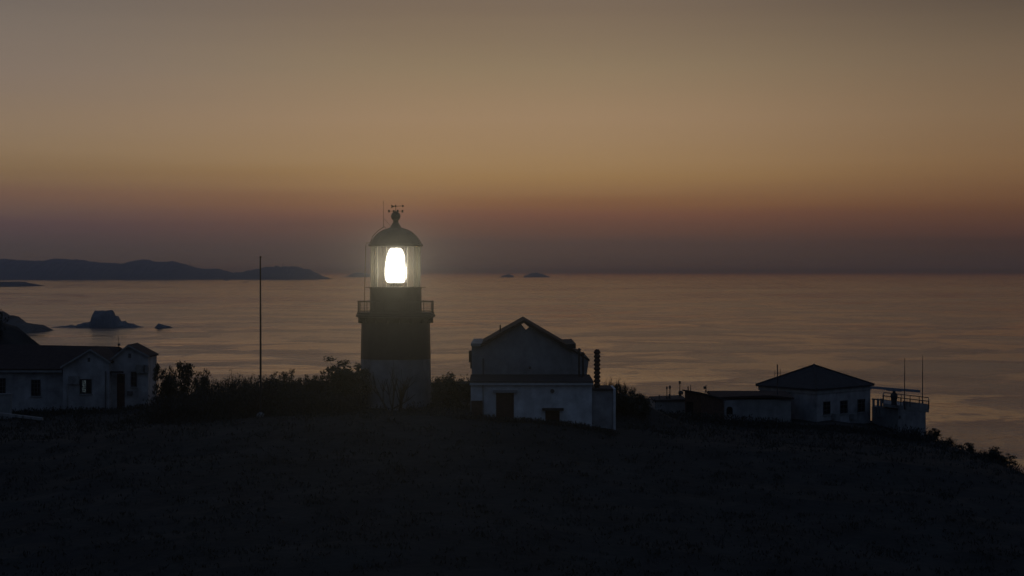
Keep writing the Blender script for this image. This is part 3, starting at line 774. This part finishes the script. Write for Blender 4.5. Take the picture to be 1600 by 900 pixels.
for i in range(4):
    j = (i + 1) % 4
    b.bm.faces.new((vb[i], vb[j], vt[j], vt[i])); b.bm.faces.new((vt[i], vt[j], va_))
rf = b.build('roof', M['roof_grey'], hp)
b = B()
for v in rim[:2] + rim[3:]:
    b.tube([(v.x, v.y, zE + .17), tuple(apex + Vector((0, 0, .03)))], .09, 6)
b.ball(tuple(apex + Vector((0, 0, .02))), .14, 1)
b.build('ridge_cap', M['roof_grey'], rf)
b = B(); r1 = [grow(v, .14) for v in (cN, cR, cB_, cL)]; b.up(r1, zE - .32, zE + .016); b.build('cornice', M['grey'], hp)
wallR = (cN, cR)
for x0, x1, y0, y1 in ((1285.8, 1297, 627, 648), (1312.4, 1324, 625.5, 646), (1339.6, 1351, 623.4, 644)):
    bars_panel(wallR, x0, x1, y0, y1, hp, nx=2, ny=3)
for px, py in ((1303, 655), (1331.5, 655)):
    v = on_wall(cN, cR, px); ac_unit(v.x, v.y - .1, Z(py, v.y), hp, .8, .55)

# antenna mast in front of the hipped house
am = thing('antenna_mast', P(1214.8, 625, 171), 'thin antenna mast with a crossbar and stays before the hipped roof', 'mast')
b = B(); b.tube([P(1214.8, 632, 171), P(1214.8, 577, 171)], .06, 6, .045); b.build('pole', M['antenna'], am)
b = B(); b.tube([P(1214.8, 579, 171), P(1214.6, 569.5, 171)], .05, 6, .05); b.build('aerial', M['antenna'], am)
b = B(); b.tube([P(1210.4, 583.4, 171), P(1219.2, 582.6, 171)], .018, 5); b.tube([P(1219.2, 590, 171), P(1219.2, 576.5, 171)], .02, 5); b.tube([P(1210.6, 588, 171), P(1210.8, 578.5, 171)], .016, 5); b.build('crossbar', M['antenna'], am)
b = B(); b.tube([P(1211.4, 580, 171), P(1208.6, 592, 171)], .012, 4); b.tube([P(1216, 592, 171), P(1218.8, 584, 171)], .012, 4); b.build('stay', M['antenna'], am)

# radar building with railed roof terrace
rb = thing('radar_building', (X(1425, 172), 172, 45.0), 'small block with a railed roof terrace carrying the radar at the far right', 'building')
rN = Vector((X(1446.5, 170), 170)); rL = Vector((X(1403, 174.5), 174.5)); back_v = Vector((.55, .83)) * 4.2
back_v = Vector((.205, .98)) * 4.5
b = B(); b.up([rL, rN, rN + back_v, rL + back_v], 42.5, Z(644, 170)); b.build('wall', M['aged'], rb)
sN = Vector((X(1451.5, 169.4), 169.4)); sL = Vector((X(1379.5, 177), 177))
b = B(); b.up([sL, sN, sN + back_v * 1.12, sL + back_v * 1.12], Z(644, 170) + .004, Z(638.6, 170)); b.build('terrace_slab', M['grey'], rb)
zs, zt_ = Z(638.6, 170), Z(627, 169.4)
ring_ = [sL, sN, sN + back_v * 1.12, sL + back_v * 1.12]
inset = [v + ((sL + sN + back_v) / 2 + (sL + sN) * 0 - v).normalized() * 0.06 for v in ring_]
b = B()
for i in range(4):
    p, q = ring_[i], ring_[(i + 1) % 4]
    for z_, r_ in ((zt_, .045), ((zt_ + zs) / 2, .022)):
        b.tube([(p.x, p.y, z_), (q.x, q.y, z_)], r_, 6)
b.build('handrail', M['antenna'], rb)
for i in range(4):
    p, q = ring_[i], ring_[(i + 1) % 4]
    n_ = 5 if i % 2 == 0 else 5
    for k in range(n_):
        v = p + (q - p) * (k / n_)
        b = B(); b.tube([(v.x, v.y, zs - .004), (v.x, v.y, zt_)], .035, 6); b.build('rail_post', M['antenna'], rb)
b = B()
for i in range(2):
    p, q = ring_[i], ring_[(i + 1) % 4]
    n_ = 30
    for k in range(n_):
        v = p + (q - p) * ((k + .5) / n_)
        b.tube([(v.x, v.y, zs), (v.x, v.y, zt_)], .012, 4)
b.build('baluster', M['antenna'], rb)['kind'] = 'stuff'
kerb_pts = [sL + (sN - sL) * .42, sN, sN + back_v * 1.12]
b = B()
p, q = ring_[0] + (ring_[1] - ring_[0]) * .45, ring_[1]
b.up([p + Vector((0, .08)), q + Vector((-.08, .08)), q + Vector((-.08, .22)), p + Vector((0, .22))], zs + .002, zs + .45); b.build('parapet', M['grey'], rb)
# recessed link with pale posts between house and terrace
lk0, lk1 = Vector((X(1362.5, 179.2), 179.2)), Vector((X(1403.5, 175.5), 175.5))
b = B(); b.up([lk0, lk1, lk1 + Vector((.6, 2)), lk0 + Vector((.6, 2))], 43, Z(638, 177)); b.build('link_wall', M['grey'], rb)
for px in (1364.5, 1371.5, 1376.5):
    v = on_wall(lk0, lk1, px)
    b = B(); b.box(v.x - .1, v.x + .1, v.y - .25, v.y - .03, Z(652, v.y), Z(622.6, v.y)); b.build('post', M['grey'], rb)
b = B(); p, q = on_wall(lk0, lk1, 1362), on_wall(lk0, lk1, 1379); b.up([p - Vector((0, .2)), q - Vector((0, .2)), q, p], Z(625.2, 178.5), Z(623.2, 178.5)); b.build('post_beam', M['grey'], rb)
v = on_wall(rL, rN, 1406.4); b = B(); b.box(v.x - .12, v.x + .12, v.y - .08, v.y + .1, Z(654, v.y), Z(649.6, v.y)); b.build('wall_vent', M['frame'], rb)
# radar
YD = 174.5
rd = thing('radar_scanner', P(1397, 640, YD), 'long slim radar scanner bar on a squat pedestal on the roof terrace', 'radar')
b = B(); c = P(1397, 0, YD)
b.lathe([(0, zs), (.26, zs), (.24, Z(628, YD)), (.30, Z(622, YD)), (.34, Z(618.6, YD)), (.28, Z(615, YD)), (.14, Z(613, YD)), (.12, Z(608, YD)), (0, Z(608, YD))], c.x, YD, 14); b.build('pedestal', M['antenna'], rd, True)
b = B()
pa, pc = P(1360.6, 605.2, YD + .9), P(1437.6, 611.4, YD - 1.4)
dv_ = (pc - pa); n_ = Vector((dv_.y, -dv_.x, 0)).normalized() * .13
up_ = Vector((0, 0, .14))
b.prism([pa - n_ - up_ * .8, pa + n_ - up_ * .8, pa + n_ * .6 + up_ * .8, pa - n_ * .6 + up_ * .8], [pc - n_ - up_ * .8, pc + n_ - up_ * .8, pc + n_ * .6 + up_ * .8, pc - n_ * .6 + up_ * .8])
m0, m1 = pa + dv_ * .32, pa + dv_ * .62
b.prism([m0 - n_ * 1.25 - up_ * 1.25, m0 + n_ * 1.25 - up_ * 1.25, m0 + n_ * .9 + up_ * .6, m0 - n_ * .9 + up_ * .6], [m1 - n_ * 1.25 - up_ * 1.25, m1 + n_ * 1.25 - up_ * 1.25, m1 + n_ * .9 + up_ * .6, m1 - n_ * .9 + up_ * .6])
b.build('scanner_bar', M['radar'], rd)
AG = 'whip aerials on the radar terrace'
for px, y0, y1, Y, lab in ((1413.4, 559, 634, 173, 'left and shorter whip aerial above the radar terrace'), (1441.4, 556, 634, 170.6, 'right and taller whip aerial by the terrace corner')):
    o = thing('whip_aerial', P(px, y1, Y), lab, 'aerial', AG)
    b = B(); b.tube([P(px, 639, Y), P(px, y0 + 30, Y), P(px + .3, y0, Y)], .05, 6, .022); b.build('whip', M['antenna'], o)
    b = B(); b.tube([P(px, 639.5, Y), P(px, 628, Y)], .07, 8); b.build('base_sleeve', M['antenna'], o)
    b = B(); b.ring(.05, .02, P(px, 0, Y).x, Y, Z(584, Y), 10, 5); b.build('clamp', M['antenna'], o)

# ------------------------------------------------------------------ vegetation
def leaf_quads(b, c, r, n, size, rng, flat=.75):
    for _ in range(n):
        d = Vector((rng.gauss(0, 1), rng.gauss(0, 1), rng.gauss(0, 1))).normalized() * (r * rng.random() ** .45)
        d.z *= flat
        p = c + d
        a = Vector((rng.uniform(-1, 1), rng.uniform(-1, 1), rng.uniform(-1, 1))).normalized()
        t = a.orthogonal().normalized() * size * rng.uniform(.6, 1.3); s_ = a.cross(t).normalized() * size * rng.uniform(.3, .6)
        b.poly([p - t, p + s_, p + t, p - s_])
def grow_branch(b, p, d, L, r, lev, rng, tips, spread=.7, up=.25, minr=.008, kids=(2, 4)):
    n = 4; pts = [p.copy()]
    q = p.copy(); dd = d.copy()
    for i in range(n):
        dd = (dd + Vector((rng.gauss(0, .14), rng.gauss(0, .14), rng.gauss(0, .08) + up * .2))).normalized()
        q = q + dd * (L / n); pts.append(q.copy())
    b.tube(pts, r, 5 if lev > 1 else 4, max(minr, r * .55))
    if lev == 0:
        tips.append((pts[-1], dd)); return
    for _ in range(rng.randint(*kids)):
        k = rng.uniform(.35, 1.0); idx = min(n, int(k * n)); base = pts[idx]
        nd = (dd + Vector((rng.gauss(0, spread), rng.gauss(0, spread), rng.gauss(up, spread * .5)))).normalized()
        grow_branch(b, base, nd, L * rng.uniform(.55, .8), max(minr, r * .55), lev - 1, rng, tips, spread, up, minr, kids)
    tips.append((pts[-1], dd))
def make_shrub(seed, h, w, style):
    """shrub at the origin, height h: bushy / twiggy / bare / umbrella"""
    rng = random.Random(seed)
    root = thing('shrub', (0, 0, 0), 'shrub', 'shrub')
    b = B(); tips = []
    ns = {'bushy': 5, 'twiggy': 9, 'umbrella': 3, 'bare': 4}[style]
    for i in range(ns):
        a = rng.uniform(0, 2 * math.pi); lean = {'bushy': .5, 'twiggy': .22, 'umbrella': .35, 'bare': .55}[style] * rng.uniform(.4, 1.3)
        d = Vector((math.cos(a) * lean, math.sin(a) * lean, 1)).normalized()
        p = Vector((math.cos(a) * w * .12, math.sin(a) * w * .12, -.4))
        grow_branch(b, p, d, h * {'bushy': .48, 'twiggy': .62, 'umbrella': .55, 'bare': .5}[style] * rng.uniform(.8, 1.1), {'bare': .085}.get(style, .05), 2, rng, tips,
                    {'twiggy': .28, 'bare': .55}.get(style, .6), {'twiggy': .5, 'bare': .25}.get(style, .25), .011 if style == 'bare' else .009, (3, 5) if style in ('twiggy', 'bare') else (2, 4))
    mz = max(t[0].z for t in tips); k = h / max(.1, mz)
    mxy = max(max(abs(t[0].x), abs(t[0].y)) for t in tips); kx = w * .5 / max(.1, mxy)
    M_ = Matrix.Diagonal((kx, kx, k, 1))
    bmesh.ops.transform(b.bm, matrix=M_, verts=b.bm.verts[:])
    b.build('branches', M['bark'], root)
    if style != 'bare':
        f = B()
        for t, d in tips:
            t = Vector((t.x * kx, t.y * kx, t.z * k))
            if style == 'twiggy':
                if rng.random() < .6: leaf_quads(f, t, .16, 4, .06, rng, 1.5)
            elif style == 'umbrella':
                leaf_quads(f, t, .36, 44, .10, rng, .6)
            else:
                leaf_quads(f, t, .34, 40, .10, rng, .8)
        if style in ('bushy', 'umbrella'):
            for _ in range(14):
                a = rng.uniform(0, 6.28); q = rng.uniform(0, .42) * w
                leaf_quads(f, Vector((math.cos(a) * q, math.sin(a) * q, h * rng.uniform(.08, .55))), .45, 44, .11, rng)
        f.build('foliage', M['leaf'], root, recalc=False)
    return root
PROTO = {'bushy': [make_shrub(s, 3.0, 2.6, 'bushy') for s in (11, 12, 13)], 'twiggy': [make_shrub(s, 3.0, 1.8, 'twiggy') for s in (21, 22, 23)],
         'umbrella': [make_shrub(s, 3.0, 2.6, 'umbrella') for s in (31, 32)]}
used = set()
rngs = random.Random(5)
def plant(px, ytop, Y, style, width, label, group, idx=0):
    pr_ = PROTO[style][idx % len(PROTO[style])]
    x = X(px, Y); zg = ground(x, Y); h = Z(ytop, Y) - zg
    sx = width / (1.8 if style == 'twiggy' else 2.6)
    if pr_.name not in used:
        used.add(pr_.name); o = pr_
        o.location = (x, Y, zg); o.rotation_euler = (0, 0, rngs.uniform(0, 6)); o.scale = (sx, sx, h / 3.0)
    else:
        o = copy_tree(pr_, (x, Y, zg), rngs.uniform(0, 6), (sx, sx, h / 3.0))
    o['label'] = label; o['group'] = group; o['category'] = 'shrub'
    return o
RG = 'shrubs along the crest between bungalow and lighthouse'
row = [(253, 572, 162, 'umbrella', 1.5, 'small flat topped shrub touching the bungalow right corner'),
       (266, 579.5, 162, 'bushy', 1.9, 'low bushy shrub second from the bungalow corner'),
       (287, 568.5, 160, 'umbrella', 2.3, 'tallest tufted shrub between the bungalow and the flagpole'),
       (306, 581, 158, 'twiggy', 1.3, 'spindly upright shrub right of the tallest tufted one'),
       (319, 579.5, 157, 'bushy', 1.7, 'dense rounded shrub midway between bungalow and flagpole'),
       (333, 586, 157, 'twiggy', 1.4, 'narrow wispy shrub just right of the dense rounded one'),
       (347, 591, 156, 'twiggy', 1.2, 'low wispy shrub in the dip of the row left of the flagpole'),
       (364, 579.5, 155, 'twiggy', 1.7, 'tall upright twiggy shrub left of the flagpole'),
       (381, 586, 155, 'twiggy', 1.7, 'wispy upright shrub second left of the flagpole'),
       (396, 584, 154, 'twiggy', 1.6, 'twiggy shrub immediately left of the flagpole'),
       (413, 586.5, 154, 'twiggy', 1.6, 'twiggy shrub immediately right of the flagpole'),
       (431, 585, 153, 'bushy', 1.9, 'leafy shrub second right of the flagpole'),
       (446, 585, 153, 'bushy', 1.9, 'leafy shrub third right of the flagpole'),
       (466, 579.5, 153, 'umbrella', 2.0, 'tufted shrub rising midway between flagpole and lighthouse'),
       (486, 588, 153, 'bushy', 1.9, 'low leafy shrub in the gap left of the big tree'),
       (503, 576.5, 152, 'umbrella', 1.9, 'tufted shrub just left of the big tree by the lighthouse')]
for i, (px, yt, Y, st, w, lab) in enumerate(row): plant(px, yt, Y, st, w, lab, RG, i)
big = plant(533, 561.5, 151.5, 'umbrella', 4.0, 'tall spreading tree against the left side of the lighthouse', RG, 1); big['category'] = 'tree'
plant(536, 569, 152.2, 'bushy', 3.4, 'broad leafy bush filling the crown gap behind the tall tree by the lighthouse', RG, 1)
plant(557, 568, 150.5, 'bushy', 2.4, 'dark bush overlapping the left foot of the lighthouse', RG, 2)
plant(520, 590, 150, 'bushy', 2.6, 'dark low bush beneath the tall tree by the lighthouse', RG, 0)
TG = 'bushes around the lighthouse and gabled house'
plant(702, 584.5, 150, 'bushy', 2.4, 'round dark bush between the lighthouse and the gabled house', TG, 1)
plant(688, 592, 151, 'bushy', 1.7, 'smaller bush touching the right foot of the lighthouse', TG, 0)
plant(722, 593, 150.5, 'bushy', 1.9, 'bush against the left wall of the gabled house', TG, 2)
for px, yt, w, lab in ((944, 593, 1.0, 'wispy bare shrub behind the knobbly chimney'), (958, 590, 1.3, 'tallest wispy shrub right of the knobbly chimney'), (973, 597, 1.3, 'wispy shrub in the middle right of the annex'), (986, 602, 1.3, 'wispy shrub right of the annex, second from the end'), (1001, 613, 1.2, 'lowest wispy shrub at the right end of the annex clump')):
    plant(px, yt, 152, 'twiggy', w, lab, TG, int(px))
bt = make_shrub(77, 4.0, 5.6, 'bare')
bt.name = 'bare_tree'; bt.location = (X(622, 147.5), 147.5, ground(X(622, 147.5), 147.5) - .1)
tag(bt, 'bare leafless tree spreading in front of the white lighthouse base', 'tree')
for px, yt, Y, w, lab in ((966, 604, 149, 2.0, 'dark bush hugging the right corner of the annex'), (986, 611, 149.5, 2.2, 'dark bush on the mound right of the annex'), (1005, 621, 149, 1.8, 'low dark bush at the lower end of the mound right of the annex')):
    plant(px, yt, Y, 'bushy', w, lab, TG, int(px))
EG = 'bushes on the right hand slope edge'
for px, yt, Y, st, w, lab in ((1458, 670, 172, 'bushy', 1.6, 'low bush at the right foot of the radar block'), (1484, 681, 171, 'twiggy', 1.6, 'scrubby bush a little down the right slope'),
                              (1512, 693, 170, 'bushy', 2.0, 'low dark bush halfway down the right slope'), (1538, 700, 169, 'twiggy', 1.6, 'wispy bush right of the halfway bush on the slope'),
                              (1552, 699, 169, 'bushy', 2.0, 'highest bush near the lower end of the right slope'), (1574, 708, 168, 'bushy', 1.8, 'last dense bush before the slope drops at the right edge')):
    plant(px, yt, Y, st, w, lab, EG, int(px))
for st in PROTO:
    for pr_ in PROTO[st]:
        if pr_.name not in used:
            for ch_ in list(pr_.children): bpy.data.objects.remove(ch_)
            bpy.data.objects.remove(pr_)
# ground cover: leaf clumps over the dark slope
def scatter(name, n, xr, yr, size, label, seed, keep=lambda x, y: True, hmin=.1, hmax=.5, mat='leaf_dark', hx=lambda x: 1.0):
    rng = random.Random(seed); vs = []; fs = []
    for _ in range(n):
        y = rng.uniform(*yr); x = rng.uniform(*xr) * (y / 150.0)
        if not keep(x, y): continue
        z = ground(x, y); hh = rng.uniform(hmin, hmax) * hx(x) * (0.5 + 1.1 * max(0, .5 + mn.noise(Vector((x * .12, y * .12, 3)))))
        for _k in range(9):
            p = Vector((x + rng.gauss(0, .28), y + rng.gauss(0, .28), z + hh * rng.random()))
            a = Vector((rng.gauss(0, .5), rng.gauss(0, .5), 1)).normalized() * size * rng.uniform(.7, 1.8)
            s_ = Vector((rng.uniform(-1, 1), rng.uniform(-1, 1), 0)) * size * .45
            i = len(vs); vs += [p - a * .6, p + s_, p + a, p - s_]; fs.append((i, i + 1, i + 2, i + 3))
    me = bpy.data.meshes.new(name); me.from_pydata(vs, [], fs); me.materials.append(M[mat])
    o = bpy.data.objects.new(name, me); col.objects.link(o)
    return tag(o, label, None, None, 'stuff')
def clear(x, y):
    if math.hypot(x - LX, y - YL) < 3.2: return False
    if X(730, 150) - .2 < x < X(968, 150) and 140.6 < y < 156: return False
    if W(-70) < x < X(238, YV) and YW - .4 < y < YH + 8: return False
    if X(1020, YP) < x < X(1455, 172) and y > 163.6: return False
    return True
scatter('undergrowth', 2600, (-46, 46), (99, 142), .12, 'dark scrub covering the slope below the buildings', 1, clear, .05, .35)
scatter('undergrowth', 5600, (-50, 45.5), (142, 188), .12, 'dark scrub and grass around the buildings on the crest', 2, clear, .1, .6)
scatter('undergrowth', 2600, (-56, -40), (186, 215), .22, 'dark trees and scrub on the knoll behind the bungalow', 3, clear, .3, 1.4)
scatter('undergrowth', 7000, (-28.2, -12), (147, 158), .13, 'dense dark scrub at the foot of the shrub row', 4, clear, .4, 2.2, hx=lambda x: max(.8, min(1, (x + 33) / 9)))

ok = lambda x, y: True
scatter('undergrowth', 420, (-4.4, 8.0), (139.4, 140.75), .09, 'scrub along the foot of the gabled house', 5, ok, .05, .28)
scatter('undergrowth', 900, (11.5, 33), (160.8, 163.3), .13, 'scrub along the foot of the low sheds and hipped house', 6, ok, .2, .75)
scatter('undergrowth', 520, (-44, -28), (170.6, 172.9), .13, 'scrub along the foot of the bungalow', 7, ok, .15, .7)

# ------------------------------------------------------------------ haze
def make_haze():
    b = B(); b.box(-95000, 95000, -3200, 155000, -3.2, 185)
    m = bpy.data.materials.new('haze'); m.use_nodes = True
    t = m.node_tree
    for n in list(t.nodes): t.nodes.remove(n)
    o = t.nodes.new('ShaderNodeOutputMaterial'); v = t.nodes.new('ShaderNodeVolumePrincipled')
    # clear-air scattering: blue is scattered more than red, a little of it absorbed
    ext = (2.7e-5, 4.1e-5, 7.4e-5); alb = (.55, .60, .85); rho = 1.2e-4
    c = [e / rho * a for e, a in zip(ext, alb)]
    ab = [(1 - (e / rho - q) / (1 - q)) ** 2 for e, q in zip(ext, c)]
    v.inputs['Color'].default_value = (*c, 1)
    v.inputs['Absorption Color'].default_value = (*ab, 1)
    v.inputs['Density'].default_value = rho
    v.inputs['Anisotropy'].default_value = .9
    t.links.new(v.outputs[0], o.inputs['Volume'])
    tag(b.build('haze', m), 'thin bluish dusk haze over the sea', None, None, 'stuff')
make_haze()
